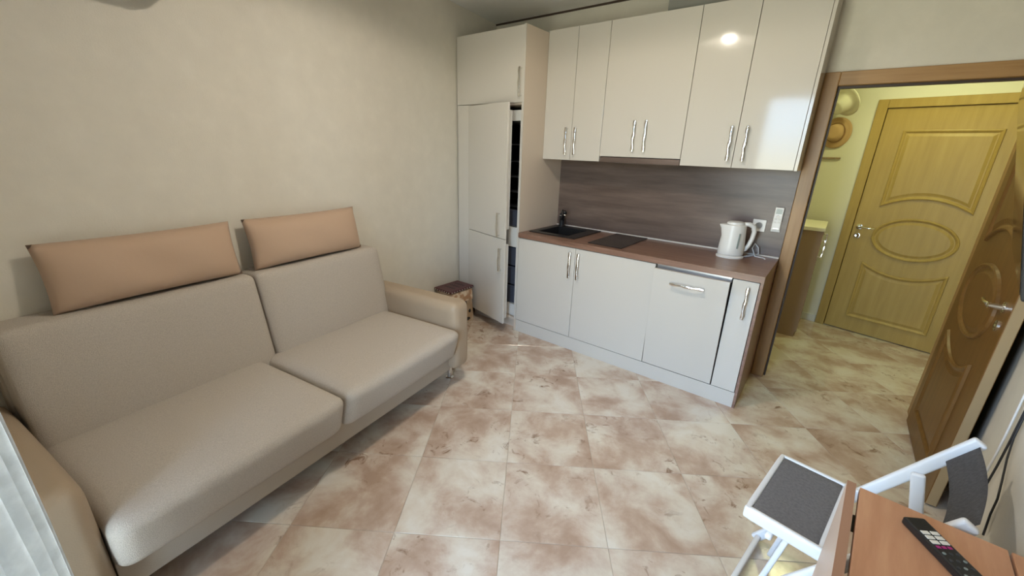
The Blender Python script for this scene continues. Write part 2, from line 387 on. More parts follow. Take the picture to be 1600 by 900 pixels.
def panel_door(name, label, loc, rz, w_, h_, handle_x, flip, md):
    d = thing(name, label, 'door', loc, rz, kind='structure')
    th = .04
    obj('door_slab', mbox(.0, w_, 0, th, .008, h_, bev=.002), md, d, local=True)
    obj('lock_edge', mbox(w_-.0005, w_+.0012, .003, th-.003, .01, h_-.002), m_edge, d, local=True)
    for face, sg in ((0, -1), (th, 1)):
        for idx, nm in enumerate(('upper_panel', 'oval_panel', 'lower_panel')):
            bm = newbm()
            Y = lambda k: face+sg*k
            rg = band(bm, [(0, Y(-.004)), (.003, Y(.011)), (.010, Y(.014)), (.018, Y(.010)), (.026, Y(.002)), (.032, Y(.002)), (.052, Y(.009))], w_, idx)
            f = bm.faces.new(rg[-1])
            bmesh.ops.triangulate(bm, faces=[f])
            obj(nm, bm, md, d, local=True)
    for face, sg in ((0, -1), (th, 1)):
        hd = obj('door_handle', lathe(newbm(), [(.024, 0), (.024, .006), (.012, .009), (.010, .04), (.012, .05), (.002, .052)], seg=20, mat=Matrix.Translation((handle_x, face, .965)) @ Matrix.Rotation(sg*-PI/2, 4, 'X')), m_chrome2, d, local=True, smooth=40)
        bm = newbm(); tube(bm, [(handle_x, face+sg*.044, .965), (handle_x+flip*.03, face+sg*.047, .967), (handle_x+flip*.075, face+sg*.044, .962), (handle_x+flip*.115, face+sg*.042, .966)], [.009, .008, .007, .006], 10)
        obj('lever', bm, m_chrome2, hd, local=True, smooth=True)
        obj('keyhole_rosette', lathe(newbm(), [(.023, 0), (.023, .006), (.014, .008), (.006, .004)], seg=20, mat=Matrix.Translation((handle_x, face, .885)) @ Matrix.Rotation(sg*-PI/2, 4, 'X')), m_chrome2, d, local=True, smooth=40)
    return d
panel_door('door_1', 'brown panelled door leaf standing open beside the right wall', (3.322, -.028, 0), -PI/2, .815, 1.93, .735, -1, m_door_shaded)
panel_door('door_2', 'closed yellowish wooden entrance door with oval panel in the hallway', H(-.005), HANG, .855, 1.935, .045, 1, m_door)
ec = thing('trim_3', 'wooden casing around the closed entrance door', 'trim', H(0), HANG, kind='structure')
for x0, x1 in ((-.078, -.008), (.854, .925)):
    obj('casing_post', mbox(x0, x1, -.018, -.0005, 0, 2.005, bev=.004), m_door, ec, local=True)
obj('casing_head', mbox(-.008, .854, -.018, -.0005, 1.938, 2.005, bev=.004), m_door, ec, local=True)
obj('rebate', mbox(-.039, .889, .05, .11, 0, 1.964), m_jamb, ec, local=True)

# ceiling lamps --------------------------------------------------------------
def lamp(name, label, x, y, zc, r, m, mb=None):
    t = thing(name, label, 'lamp', (x, y, zc-.09))
    dz = .040 if mb else 0  # rim drawn deeper to keep direct light off the wall tops
    obj('rim', lathe(newbm(), [(r*.9, zc), (r+.02, zc-.005), (r+.025, zc-.05-dz), (r+.005, zc-.058-dz), (r, zc-.05-dz), (r, zc-.03)], c=(x, y, 0), seg=40), m_white, t, smooth=40)
    obj('diffuser', lathe(newbm(), [(r, zc-.030), (r*.93, zc-.034), (r*.7, zc-.038), (r*.4, zc-.04), (.001, zc-.041)] if mb else [(r, zc-.052), (r*.93, zc-.062), (r*.7, zc-.074), (r*.4, zc-.083), (.001, zc-.086)], c=(x, y, 0), seg=40), m, t, smooth=True)
    if mb: obj('bulb_glass', lathe(newbm(), [(.042, zc-.041), (.042, zc-.052), (.034, zc-.061), (.019, zc-.067), (.001, zc-.069)], c=(x, y, 0), seg=32), mb, t, smooth=True)
lamp('ceiling_lamp', 'round glowing ceiling lamp mirrored in the upper cabinet door', 1.60, -1.86, CEIL, .225, m_lamp, m_bulb)
lamp('hall_lamp', 'round warm ceiling lamp lighting the hallway', 3.05, .72, 2.5, .13, m_halllamp)

# ------------------------------------------------------------------ kitchen
FY = -.6
def handle(parent, p0, p1, out, name='handle'):
    """bow handle from p0 to p1 standing out along vector out"""
    p0, p1, o = Vector(p0), Vector(p1), Vector(out).normalized()
    ax = (p1-p0).normalized(); sd = ax.cross(o); Lh = (p1-p0).length
    bm = newbm(); n = 14
    for k in range(n+1):
        pass
    rings = []
    for k in range(n+1):
        t = k/n; wv = .0075+.0016*math.sin(t*PI*5); hgt = .026+.005*math.sin(PI*t)
        c = p0+ax*(Lh*t)+o*hgt+sd*(.0015*math.sin(t*PI*4)); hh = .0045
        rings.append([bm.verts.new(c+sd*a*wv+o*b*hh) for a, b in ((-1, -1), (1, -1), (1, .6), (.5, 1), (-.5, 1), (-1, .6))])
    for A, B in zip(rings, rings[1:]):
        for q in range(6): bm.faces.new((A[q], A[(q+1) % 6], B[(q+1) % 6], B[q]))
    bm.faces.new(rings[0][::-1]); bm.faces.new(rings[-1])
    for t in (.04, .96):
        c = p0+ax*(Lh*t); tube(bm, [c-o*.001, c+o*.027], .006, 8)
    return obj(name, bm, m_chrome, parent, smooth=30)
def carcass(x0, x1, y0, y1, z0, z1, th=.018, top=True):
    bm = newbm()
    box(bm, x0, x0+th, y0, y1, z0, z1); box(bm, x1-th, x1, y0, y1, z0, z1)
    box(bm, x0+th, x1-th, y0, y1, z0, z0+th); box(bm, x0+th, x1-th, y1-.006, y1, z0+th, z1-(th if top else 0))
    if top: box(bm, x0+th, x1-th, y0, y1, z1-th, z1)
    return bm
def front(parent, x0, x1, z0, z1, y, th=.018, name='door'):
    g = .0016
    return obj(name, mbox(x0+g, x1-g, y, y+th, z0+g, z1-g, bev=.0015), m_cab, parent)

XT = .702; WT = .874; WTH = .038; TK = .1085
# tall cabinet around the fridge
ct = thing('tall_cabinet', 'tall glossy cream cabinet in the corner with two fridge doors ajar', 'cabinet', (.35, -.3, 0))
bm = newbm()
box(bm, XT-.018, XT, FY, -.004, TK-.1, 2.356); box(bm, .14, .158, FY+.02, -.004, TK, 2.356)
box(bm, .158, XT-.018, FY+.02, -.004, 2.338, 2.356); box(bm, .158, XT-.018, FY+.02, -.004, 1.836, 1.854); box(bm, .158, XT-.018, FY+.02, -.004, TK-.02, TK)
obj('carcass', bm, m_carc, ct)
obj('edge_strip', mbox(XT-.0182, XT+.0002, FY-.001, FY+.003, TK, 2.356), m_cab, ct)
obj('filler_panel', mbox(.012, .156, FY, FY+.018, .02, 1.846), m_cab, ct)
dr = front(ct, .006, XT-.004, 1.848, 2.352, FY-.002, name='top_door'); handle(dr, (.683-.01, FY-.002, 1.885), (.683-.01, FY-.002, 2.083), (0, -1, 0))
AJ = math.atan2(.126, .514)
def ajar(lx0, lx1, ly0, ly1, z0, z1, bev=.0015):
    bm = mbox(lx0, lx1, ly0, ly1, z0, z1, bev=bev); return xf(bm, rmat((.158, FY-.002, 0), -AJ))
AM = rmat((.158, FY-.002, 0), -AJ)
for nm, z0, z1, hz0, hz1, hx in (('fridge_door', .832, 1.838, .845, 1.035, .462), ('freezer_door', .102, .828, .56, .755, .494)):
    d = obj(nm, ajar(.002, .535, -.018, 0, z0, z1), m_cab, ct)
    ou = (AM.to_3x3() @ Vector((0, -1, 0)))
    handle(d, AM @ Vector((hx, -.018, hz0)), AM @ Vector((hx, -.018, hz1)), ou)
obj('plinth_board', mbox(.16, XT-.02, FY+.06, FY+.076, 0, TK-.02), m_carc, ct)

fr = thing('built_in_fridge', 'white built-in fridge with unlit interior, coloured dark, seen through the gap of the tall cabinet', 'fridge', (.42, -.3, TK))
bm = newbm(); fx0, fx1, fy0, fy1 = .180, .680, -.56, -.04
box(bm, fx0, fx0+.03, fy0, fy1, .115, 1.80); box(bm, fx1-.03, fx1, fy0, fy1, .115, 1.80); box(bm, fx0+.03, fx1-.03, fy1-.03, fy1, .115, 1.80)
box(bm, fx0+.03, fx1-.03, fy0, fy1-.03, .115, .22); box(bm, fx0+.03, fx1-.03, fy0, fy1-.03, .735, .90); box(bm, fx0+.03, fx1-.03, fy0, fy1-.03, 1.725, 1.80)
obj('housing', bm, m_fridge, fr)
for z0, z1 in ((.22, .735), (.90, 1.725)):
    bm = newbm(); box(bm, fx0+.03, fx0+.034, fy0+.03, fy1-.03, z0, z1); box(bm, fx1-.034, fx1-.03, fy0+.004, fy1-.03, z0, z1); box(bm, fx0+.034, fx1-.034, fy1-.036, fy1-.03, z0, z1)
    obj('liner', bm, m_dark, fr)
for z in (1.06, 1.18, 1.30, 1.42, 1.55):
    s_ = obj('shelf', mbox(fx0+.036, fx1-.036, fy0+.05, fy1-.04, z, z+.006), m_dark, fr)
    obj('shelf_trim', mbox(fx0+.036, fx1-.036, fy0+.044, fy0+.05, z-.001, z+.005), m_steel, s_)
obj('crisper', mbox(fx0+.04, fx1-.04, fy0+.02, fy1-.06, .905, 1.04, bev=.008), m_darkb, fr)
for z in (.225, .395, .565):
    obj('freezer_drawer', mbox(fx0+.04, fx1-.04, fy0+.012, fy1-.06, z, z+.16, bev=.008), m_darkb, fr)
for z0, z1 in ((.90, 1.79), (.125, .78)):
    obj('inner_door', ajar(.03, .50, .004, .055, z0, z1, bev=.008), m_fridge, fr)

# base units
def base_unit(name, label, x0, x1, hx):
    t = thing(name, label, 'cabinet', ((x0+x1)/2, -.3, TK))
    obj('carcass', carcass(x0+.001, x1-.001, FY+.02, -.02, TK, WT-WTH-.001, top=False), m_carc, t)
    d = front(t, x0, x1, TK, WT-WTH-.004, FY)
    handle(d, (hx, FY, .60), (hx, FY, .80), (0, -1, 0))
    return t
base_unit('sink_cabinet', 'glossy white base cabinet under the black sink', XT, 1.239, 1.204)
base_unit('hob_cabinet', 'glossy white base cabinet under the hob, left of the dishwasher', 1.239, 1.843, 1.275)
base_unit('narrow_cabinet', 'narrow glossy white base cabinet at the right end of the worktop', 2.305, 2.446, 2.395)
dw = thing('dishwasher', 'slim built-in dishwasher with white front tipped slightly open', 'dishwasher', (2.074, -.3, TK))
bm = newbm(); box(bm, 1.85, 2.298, FY+.05, -.03, TK+.002, .80); obj('tub', bm, m_dark, dw)
obj('control_strip', mbox(1.85, 2.298, FY+.012, FY+.05, .80, WT-WTH-.004), m_steel, dw)
TM = Matrix.Translation((0, FY+.018, TK+.004)) @ Matrix.Rotation(math.radians(3.6), 4, 'X') @ Matrix.Translation((0, -FY-.018, -TK-.004))
dd = obj('door', xf(mbox(1.846, 2.300, FY, FY+.018, TK+.004, .815, bev=.0015), TM), m_cab, dw)
obj('inner_panel', xf(mbox(1.856, 2.292, FY+.0182, FY+.045, TK+.01, .805, bev=.004), TM), m_steel, dw)
handle(dd, TM @ Vector((1.965, FY, .742)), TM @ Vector((2.17, FY, .742)), TM.to_3x3() @ Vector((0, -1, 0)))
tag(obj('plinth', mbox(XT-.02, 2.448, FY+.004, FY+.02, 0, TK-.003), m_cab), 'white plinth board along the foot of the base cabinets', 'plinth')
tag(obj('end_panel', mbox(2.448, 2.4635, FY+.001, -.004, 0, WT-WTH-.0005), m_top), 'brown wood panel closing the right end of the base cabinets', 'panel')
# worktop with a cut-out for the sink
SX0, SX1, SY0, SY1 = .762, 1.145, -.475, -.075
wk = thing('worktop', 'brown wood-grain kitchen worktop carrying sink and hob', 'worktop', (1.58, -.3, WT-WTH))
bm = newbm(); z0, z1 = WT-WTH, WT; xa, xb, ya, yb = XT+.001, 2.4645, FY-.008, -.001
box(bm, xa, SX0, ya, yb, z0, z1); box(bm, SX1, xb, ya, yb, z0, z1); box(bm, SX0, SX1, ya, SY0, z0, z1); box(bm, SX0, SX1, SY1, yb, z0, z1)
obj('slab', bm, m_top, wk)
obj('sealing_strip', mbox(XT+.002, 2.464, -.032, -.0195, WT, WT+.011, bev=.003), m_seal, wk)
tag(obj('splashback', mbox(XT+.001, 2.4645, -.019, -.001, WT+.0005, 1.62), m_splash), 'grey-brown wood-grain splashback between worktop and wall cabinets', 'splashback')
# sink
sk = thing('kitchen_sink', 'black granite sink set into the worktop next to the tall cabinet', 'sink', (.95, -.28, WT))
bm = newbm(); A0, A1, B0, B1 = .738, 1.165, -.505, -.052
i0, i1, j0, j1 = .785, 1.085, -.455, -.125
zr = WT+.008
for x0, x1, yy0, yy1 in ((A0, i0, B0, B1), (i1, A1, B0, B1), (i0, i1, B0, j0), (i0, i1, j1, B1)): box(bm, x0, x1, yy0, yy1, WT+.0005, zr)
obj('rim', bm, m_granite, sk)
bm = newbm(); zb = WT-.16
box(bm, i0, i0+.008, j0, j1, zb, zr-.001); box(bm, i1-.008, i1, j0, j1, zb, zr-.001); box(bm, i0+.008, i1-.008, j0, j0+.008, zb, zr-.001); box(bm, i0+.008, i1-.008, j1-.008, j1, zb, zr-.001); box(bm, i0, i1, j0, j1, zb-.008, zb)
obj('bowl', bm, m_granite, sk)
obj('drain', lathe(newbm(), [(.042, 0), (.042, .003), (.034, .004), (.03, .001), (.01, .003)], c=(.94, -.29, zb), seg=24), m_chrome2, sk, smooth=40)
obj('overflow', lathe(newbm(), [(.017, 0), (.017, .004), (.012, .006), (.006, .004)], seg=20, mat=Matrix.Translation((i1-.008, -.30, WT-.045)) @ Matrix.Rotation(-PI/2, 4, 'Y')), m_chrome2, sk, smooth=40)
fc = thing('kitchen_tap', 'black mixer tap standing behind the sink', 'tap', (.80, -.098, WT+.008))
obj('body', lathe(newbm(), [(.03, 0), (.03, .006), (.025, .01), (.024, .085), (.026, .09), (.026, .108), (.014, .114)], c=(.80, -.098, WT+.008), seg=24), m_black, fc, smooth=40)
obj('spout', tube(newbm(), [(.80, -.098, WT+.06), (.815, -.115, WT+.085), (.838, -.14, WT+.118), (.856, -.16, WT+.142), (.868, -.175, WT+.146), (.876, -.184, WT+.134)], [.018, .017, .016, .016, .017, .017], 12), m_black, fc, smooth=True)
obj('nozzle', lathe(newbm(), [(.013, 0), (.013, .006), (.009, .007)], c=(.877, -.185, WT+.121), seg=16), m_chrome2, fc, smooth=40)
obj('lever', tube(newbm(), [(.80, -.098, WT+.118), (.79, -.085, WT+.13), (.78, -.062, WT+.142)], [.012, .009, .007], 10), m_black, fc, smooth=True)
obj('ring', lathe(newbm(), [(.0262, .092), (.0268, .094), (.0268, .097), (.0262, .099)], c=(.80, -.098, WT+.008), seg=24), m_chrome2, fc)
# hob
hb = thing('hob', 'small dark glass two-zone hob on the worktop', 'hob', (1.435, -.29, WT))
obj('glass_plate', mbox(1.302, 1.568, -.543, -.045, WT+.0005, WT+.007, bev=.002), m_hob, hb)
m_ring = mat('hob_print', (.10, .09, .085), .25)
for yy, r in ((-.41, .085), (-.18, .07)):
    bm = newbm(); n = 48; A = []
    for rr in (r, r-.003):
        A.append([bm.verts.new((1.435+rr*math.cos(2*PI*k/n), yy+rr*math.sin(2*PI*k/n), WT+.0072)) for k in range(n)])
    for k in range(n): bm.faces.new((A[0][k], A[0][(k+1) % n], A[1][(k+1) % n], A[1][k]))
    obj('zone_ring', bm, m_ring, hb)

# wall cabinets
UY, ZU, ZT = -.313, 1.4476, 2.37
def wall_unit(name, label, xs, handles, z0=ZU, nm='door'):
    t = thing(name, label, 'cabinet', ((xs[0]+xs[-1])/2, -.15, z0))
    obj('carcass', carcass(xs[0]+.001, xs[-1]-.001, UY+.02, -.02, z0+.002, ZT-.001), m_carc, t)
    k = 0
    for x0, x1 in zip(xs, xs[1:]):
        d = front(t, x0, x1, z0, ZT, UY)
        for hx, hz0, hz1 in handles[k]: handle(d, (hx, UY, hz0), (hx, UY, hz1), (0, -1, 0))
        k += 1
    return t
wall_unit('wall_cabinet', 'cream wall cabinet with two narrow doors next to the tall cabinet', (XT, .959, 1.212), [[(.920, 1.49, 1.688)], [(1.0, 1.49, 1.688)]])
wall_unit('wall_cabinet', 'cream wall cabinet over the hob with two handles side by side', (1.212, 1.804), [[(1.468, 1.528, 1.732), (1.549, 1.528, 1.732)]], z0=1.487)
t = wall_unit('wall_cabinet', 'cream two-door wall cabinet at the right above the kettle, mirroring the lamp', (1.804, 2.1197, 2.450), [[(2.089, 1.49, 1.69)], [(2.174, 1.49, 1.69)]])
obj('side_panel', mbox(2.4505, 2.466, UY, -.003, ZU, ZT), m_cab, t)
ch = thing('cooker_hood', 'dark built-in cooker hood under the middle wall cabinet', 'hood', (1.508, -.15, 1.44))
obj('hood_body', mbox(1.216, 1.80, UY+.03, -.025, 1.448, 1.485, bev=.003), m_steel, ch)
obj('visor', mbox(1.216, 1.80, UY+.006, UY+.03, 1.446, 1.484, bev=.003), m_splash, ch)
obj('filter', mbox(1.26, 1.756, UY+.06, -.05, 1.444, 1.448), m_duct, ch)
dc = thing('vent_duct', 'grey boxed vent duct rising above the wall cabinets', 'duct', (1.75, -.13, ZT))
obj('duct_box', mbox(1.56, 2.0, -.24, -.002, ZT+.001, CEIL-.013, bev=.003), m_duct, dc)
obj('collar', mbox(1.55, 2.01, -.25, -.002, ZT, ZT+.015), m_duct, dc)

# kettle -----------------------------------------------------------------
kt = thing('electric_kettle', 'white plastic electric kettle near the right end of the worktop', 'kettle', (2.195, -.205, WT+.001), math.radians(28))
bx_ = .072
def kprof(q):
    return q
obj('power_base', lathe(newbm(), [(.085, 0), (.085, .01), (.075, .018)], seg=36, sx=1, sy=.9), m_white, kt, local=True, smooth=40)
bm = newbm(); lathe(bm, [(.078, .02), (.080, .03), (.078, .08), (.073, .14), (.069, .19), (.067, .215), (.055, .220)], seg=40, sx=1, sy=.86)
for v in bm.verts:                                   # pull the spout out on the far side from the handle
    if v.co.x < -.03 and v.co.z > .12:
        k = (v.co.z-.12)/.095; k = min(1, k); c_ = max(0, 1-abs(v.co.y)/.035)
        v.co.x -= .032*k*k*c_
obj('body', bm, m_white, kt, local=True, smooth=45)
bm = newbm(); lathe(bm, [(.054, .219), (.052, .232), (.040, .238), (.012, .239)], seg=36, sx=1, sy=.86)
obj('lid', bm, m_white, kt, local=True, smooth=40)
obj('handle', tube(newbm(), [(.05, 0, .222), (.085, 0, .222), (.112, 0, .208), (.122, 0, .175), (.118, 0, .13), (.105, 0, .085), (.088, 0, .055), (.07, 0, .045)], [.013, .015, .015, .0145, .014, .014, .014, .012], 12), m_white, kt, local=True, smooth=True)
obj('water_gauge', xf(mbox(-.005, .005, -.0015, .0015, .07, .17, bev=.001), Matrix.Translation((.012, -.0655, 0)) @ Matrix.Rotation(.08, 4, 'X') @ Matrix.Rotation(.0, 4, 'Y')), m_lcd, kt, local=True)
cd = tag(obj('kettle_cord', tube(newbm(), [(2.27, -.16, WT+.006), (2.31, -.075, WT+.005), (2.345, -.06, WT+.02), (2.335, -.05, WT+.06), (2.31, -.045, WT+.085), (2.30, -.05, WT+.05), (2.33, -.09, WT+.006), (2.385, -.10, WT+.005), (2.395, -.13, WT+.005)], .004, 8), m_wire_w, smooth=True), 'white kettle cord curled on the worktop beside the kettle', 'cord')
so = thing('wall_socket', 'white square wall socket on the splashback between kettle and remote', 'socket', (2.306, -.019, 1.04))
obj('plate', mbox(2.266, 2.346, -.029, -.0195, 1.04, 1.12, bev=.003), m_white, so)
obj('socket_well', lathe(newbm(), [(.026, 0), (.026, .003), (.022, .003), (.020, -.001), (.002, -.001)], seg=28, mat=Matrix.Translation((2.306, -.029, 1.08)) @ Matrix.Rotation(PI/2, 4, 'X')), m_white, so, smooth=40)
rc = thing('air_conditioner_remote', 'white air-conditioner remote hanging on the splashback by the doorway', 'remote', (2.404, -.019, 1.05), 0)
obj('holder', mbox(2.378, 2.432, -.026, -.0195, 1.05, 1.12, bev=.002), m_white, rc)
obj('case', mbox(2.380, 2.430, -.044, -.0265, 1.062, 1.212, bev=.004), m_white, rc)
obj('display', mbox(2.388, 2.422, -.0452, -.0438, 1.170, 1.202), m_lcd, rc)
for z in (1.135, 1.115):
    for x in (2.394, 2.416): obj('button', mbox(x-.007, x+.007, -.0462, -.0438, z-.005, z+.005, bev=.001), m_base, rc)
obj('power_button', lathe(newbm(), [(.010, 0), (.009, .002), (.001, .0025)], seg=18, mat=Matrix.Translation((2.405, -.0438, 1.152)) @ Matrix.Rotation(PI/2, 4, 'X')), m_seal, rc)
obj('maker_plate', mbox(2.392, 2.418, -.0448, -.0438, 1.072, 1.077), m_steel, rc)

# ------------------------------------------------------------------ sofa
sf = thing('sofa', 'beige fabric two-seat sofa with leatherette arms along the left wall', 'sofa', W(1.93, 0), TH)
Y = lambda s: -(s-1.93)
obj('base_frame', soft(newbm(), .06, .765, Y(2.80), Y(1.10), .112, .25, .012, n=4), m_rail, sf, local=True, smooth=40)
def seat_fn(q):
    k = max(0, min(1, (.44-q.z)/.2)); q.x -= .055*k*max(0, (q.x-.3)/.57); return q
for s0, s1 in ((1.125, 1.977), (1.983, 2.80)):
    obj('seat_cushion', soft(newbm(), .20, .880, Y(s1), Y(s0), .225, .437, .05, n=22, puff=(.012, .0, .010), fn=seat_fn), m_fab, sf, local=True, smooth=True)
def back_fn(q):
    k = (q.z-.36)/.50; q.x -= .10*k; return q
for s0, s1 in ((1.10, 1.912), (1.918, 2.79)):
    obj('back_cushion', soft(newbm(), .085, .258, Y(s1), Y(s0), .36, .862, .03, n=18, puff=(.012, .0, .004), fn=back_fn), m_fab, sf, local=True, smooth=True)
obj('back_frame', mbox(.012, .075, Y(2.80), Y(1.08), .12, .70, bev=.01), m_rail, sf, local=True)
for s0, s1 in ((.975, 1.128), (2.805, 2.94)):
    obj('armrest', soft(newbm(), .03, .822, Y(s1), Y(s0), .125, .585, .045, n=16, puff=(.008, .006, .006)), m_arm, sf, local=True, smooth=True)
for s, tt in ((1.04, .70), (2.85, .70), (1.04, .12), (2.85, .12)):
    l = obj('leg', tube(newbm(), [(tt, Y(s), .012), (tt, Y(s), .128)], .016, 16), m_chrome2, sf, local=True, smooth=40)
    obj('foot', lathe(newbm(), [(.028, 0), (.028, .008), (.018, .013)], c=(tt, Y(s), 0), seg=20), m_chrome2, l, local=True, smooth=40)
def pillow(s0, s1, label):
    L_, Hh, T_ = (s1-s0), .262, .075
    o = thing('headrest_pillow', label, 'pillow', W((s0+s1)/2, .098, .866), TH, group='headrest pillows on the sofa back')
    bm = newbm(); nu, nv = 36, 16; fr_, bk = [], []
    rnd = random.Random(int(s0*100)); ph = rnd.random()*6
    for i in range(nu+1):
        a_, b_ = [], []
        for j in range(nv+1):
            u = 2*i/nu-1; v = 2*j/nv-1
            th = T_*(max(0, 1-abs(u)**4.0)**.55)*(max(0, 1-abs(v)**2.6)**.6)
            pin = 1-.05*(1-u*u)*abs(v)**3
            x = u*L_/2*(1-.025*(1-v*v)); z = Hh/2+v*Hh/2*pin
            th += .004*math.sin(6*u+ph+3*v)*(1-u*u)*(1-v*v)
            lean = -.05*(z/Hh)
            a_.append(bm.verts.new((lean+th, x, z)))
            b_.append(a_[-1] if abs(u) > .999 or abs(v) > .999 else bm.verts.new((lean-th*.55, x, z)))
        fr_.append(a_); bk.append(b_)
    for i in range(nu):
        for j in range(nv):
            bm.faces.new((fr_[i][j], fr_[i+1][j], fr_[i+1][j+1], fr_[i][j+1]))
            q = (bk[i][j], bk[i][j+1], bk[i+1][j+1], bk[i+1][j])
            if len(set(q)) >= 3 and set(q) != {fr_[i][j], fr_[i+1][j], fr_[i+1][j+1], fr_[i][j+1]}:
                try: bm.faces.new(q)
                except ValueError: pass
    obj('cover', bm, m_pil, o, local=True, smooth=True)
    return o
pillow(1.19, 1.885, 'tan headrest pillow on the sofa back nearer the kitchen')
pillow(1.945, 2.625, 'long tan headrest pillow on the sofa back nearer the curtain')

# step stool in the corner
st_ = thing('step_stool', 'small step stool with maroon top and spotted print beside the tall cabinet', 'stool', (.155, -.80, 0))
zt_ = .338
bm = newbm()
x0, x1, y0, y1 = .055, .262, -.955, -.668
box(bm, x0, x1, y0, y1, zt_-.022, zt_, bev=.004); obj('top', bm, m_maroon, st_)
for yy in (-.86, -.80, -.74):
    obj('slot', mbox(.10, .215, yy-.008, yy+.008, zt_-.001, zt_+.0012), m_black, st_)
for k in range(7):
    x = x0+.02+k*.028
    obj('rivet', lathe(newbm(), [(.0045, 0), (.004, .002), (.001, .0028)], seg=10, mat=Matrix.Translation((x, y0, zt_-.011)) @ Matrix.Rotation(PI/2, 4, 'X')), m_base, st_)
for k in range(9):
    y = y0+.02+k*.031
    obj('rivet', lathe(newbm(), [(.0045, 0), (.004, .002), (.001, .0028)], seg=10, mat=Matrix.Translation((x1, y, zt_-.011)) @ Matrix.Rotation(PI/2, 4, 'Y')), m_base, st_)
def stool_panel(xa, xb, ya, yb, xa2, xb2, ya2, yb2, z0, z1):
    bm = newbm(); lo = [bm.verts.new(p) for p in ((xa, ya, z0), (xb, ya, z0), (xb, yb, z0), (xa, yb, z0))]; hi = [bm.verts.new(p) for p in ((xa2, ya2, z1), (xb2, ya2, z1), (xb2, yb2, z1), (xa2, yb2, z1))]
    bm.faces.new(lo[::-1]); bm.faces.new(hi)
    for i in range(4): bm.faces.new((lo[i], lo[(i+1) % 4], hi[(i+1) % 4], hi[i]))
    return bm
obj('front_panel', stool_panel(.252, .264, -.955, -.668, .238, .25, -.935, -.688, .0, zt_-.022), m_spot, st_)
obj('rear_panel', stool_panel(.05, .062, -.955, -.668, .067, .079, -.935, -.688, .0, zt_-.022), m_spot, st_)
obj('side_panel', stool_panel(.062, .252, -.945, -.933, .079, .238, -.930, -.918, .06, zt_-.022), m_spot, st_)
obj('side_panel', stool_panel(.062, .252, -.69, -.678, .079, .238, -.705, -.693, .06, zt_-.022), m_spot, st_)
for yy, zz, ry, rz_ in ((-.775, .180, .026, .040), (-.715, .100, .014, .017), (-.742, .030, .030, .016), (-.86, .12, .02, .025), (-.90, .06, .02, .014)):
    xk = .2645-.014*zz/(zt_-.022)
    obj('printed_spot', lathe(newbm(), [(1, 0), (.98, .0012), (.01, .0014)], seg=20, mat=Matrix.Translation((xk, yy, zz)) @ Matrix.Rotation(PI/2-.045, 4, 'Y') @ Matrix.Diagonal((rz_, ry, 1, 1))), m_black, st_)
obj('printed_band', stool_panel(.2622, .2632, -.945, -.678, .2582, .2592, -.938, -.685, .21, zt_-.03), m_fur, st_)

# ------------------------------------------------------------------ curtain
cu = thing('curtain', 'pale patterned curtain hanging in front of the sofa at the window', 'curtain', (1.56, -3.37, 0))
bm = newbm(); n, zs = 90, 12; rows = []
for k in range(zs+1):
    z = .015+(2.44-.015)*k/zs; row = []
    for i in range(n+1):
        t = i/n; x = 1.345+.455*t; y = -3.372+.048*math.sin(t*PI*2*4.2+1.35+.12*math.sin(z*2.1))*(.85+.15*math.sin(z*3))+.006*math.sin(t*37)
        row.append(bm.verts.new((x+.01*math.sin(z*2.3+t*9), y, z)))
    rows.append(row)
for A, B in zip(rows, rows[1:]):
    for i in range(n): bm.faces.new((A[i], A[i+1], B[i+1], B[i]))
ret = bmesh.ops.solidify(bm, geom=bm.faces[:], thickness=.0016)
obj('cloth', bm, m_curt, cu, smooth=True)
rod = thing('curtain_rod', 'white curtain rod above the balcony window', 'curtain rod', (1.7, -3.40, 2.47))
obj('rod', tube(newbm(), [(.85, -3.385, 2.475), (2.7, -3.385, 2.475)], .011, 12), m_white, rod, smooth=40)
for x in (.9, 2.65): obj('bracket', mbox(x-.01, x+.01, YF, -3.385, 2.465, 2.485), m_white, rod)

# air conditioner high on the left wall
ac = thing('air_conditioner', 'air conditioner on the left wall, its lower corner at the top of the picture', 'air conditioner', W(2.39, 0, 2.055), TH)
obj('casing', mbox(.002, .195, -.40, .40, .012, .29, bev=.02, seg=3), m_white, ac, local=True, smooth=40)
obj('outlet_flap', mbox(.06, .185, -.36, .36, .004, .014), m_steel, ac, local=True)

# ------------------------------------------------------------------ right side: table, remote, chair, television
ta = math.radians(-4.0)
tb = thing('folding_table', 'light brown wall-mounted folding table with its leaf hanging down', 'table', (2.892, -2.056, 0), ta)
# local x: to the right wall, local -y: towards the viewer
ZT_ = .742
obj('table_top', mbox(.0, .245, -1.02, 0, ZT_-.02, ZT_, bev=.0015), m_table, tb, local=True)
obj('wall_batten', mbox(.250, .272, -1.02, 0, ZT_-.05, ZT_, bev=.002), m_table, tb, local=True)
obj('drop_leaf', xf(mbox(-.019, -.001, -1.02, .004, -.56, 0, bev=.0012), Matrix.Translation((-.007, 0, ZT_+.001)) @ Matrix.Rotation(math.radians(0), 4, 'Y')), m_leaf, tb, local=True)
obj('leaf_edge', mbox(-.0262, -.008, -1.02, .0044, ZT_+.0005, ZT_+.0022), m_tedge, tb, local=True)
for y in (-.12, -.5, -.9): obj('hinge', mbox(-.004, .03, y-.03, y+.03, ZT_-.0225, ZT_-.0202), m_black, tb, local=True)  # hinges coloured black to deepen the shade in the leaf gap
for y in (-.10, -.9):
    obj('bracket', tube(newbm(), [(.26, y, ZT_-.06), (.255, y, ZT_-.45), (.06, y, ZT_-.03), (.24, y, ZT_-.03)], .008, 8), m_steel, tb, local=True)
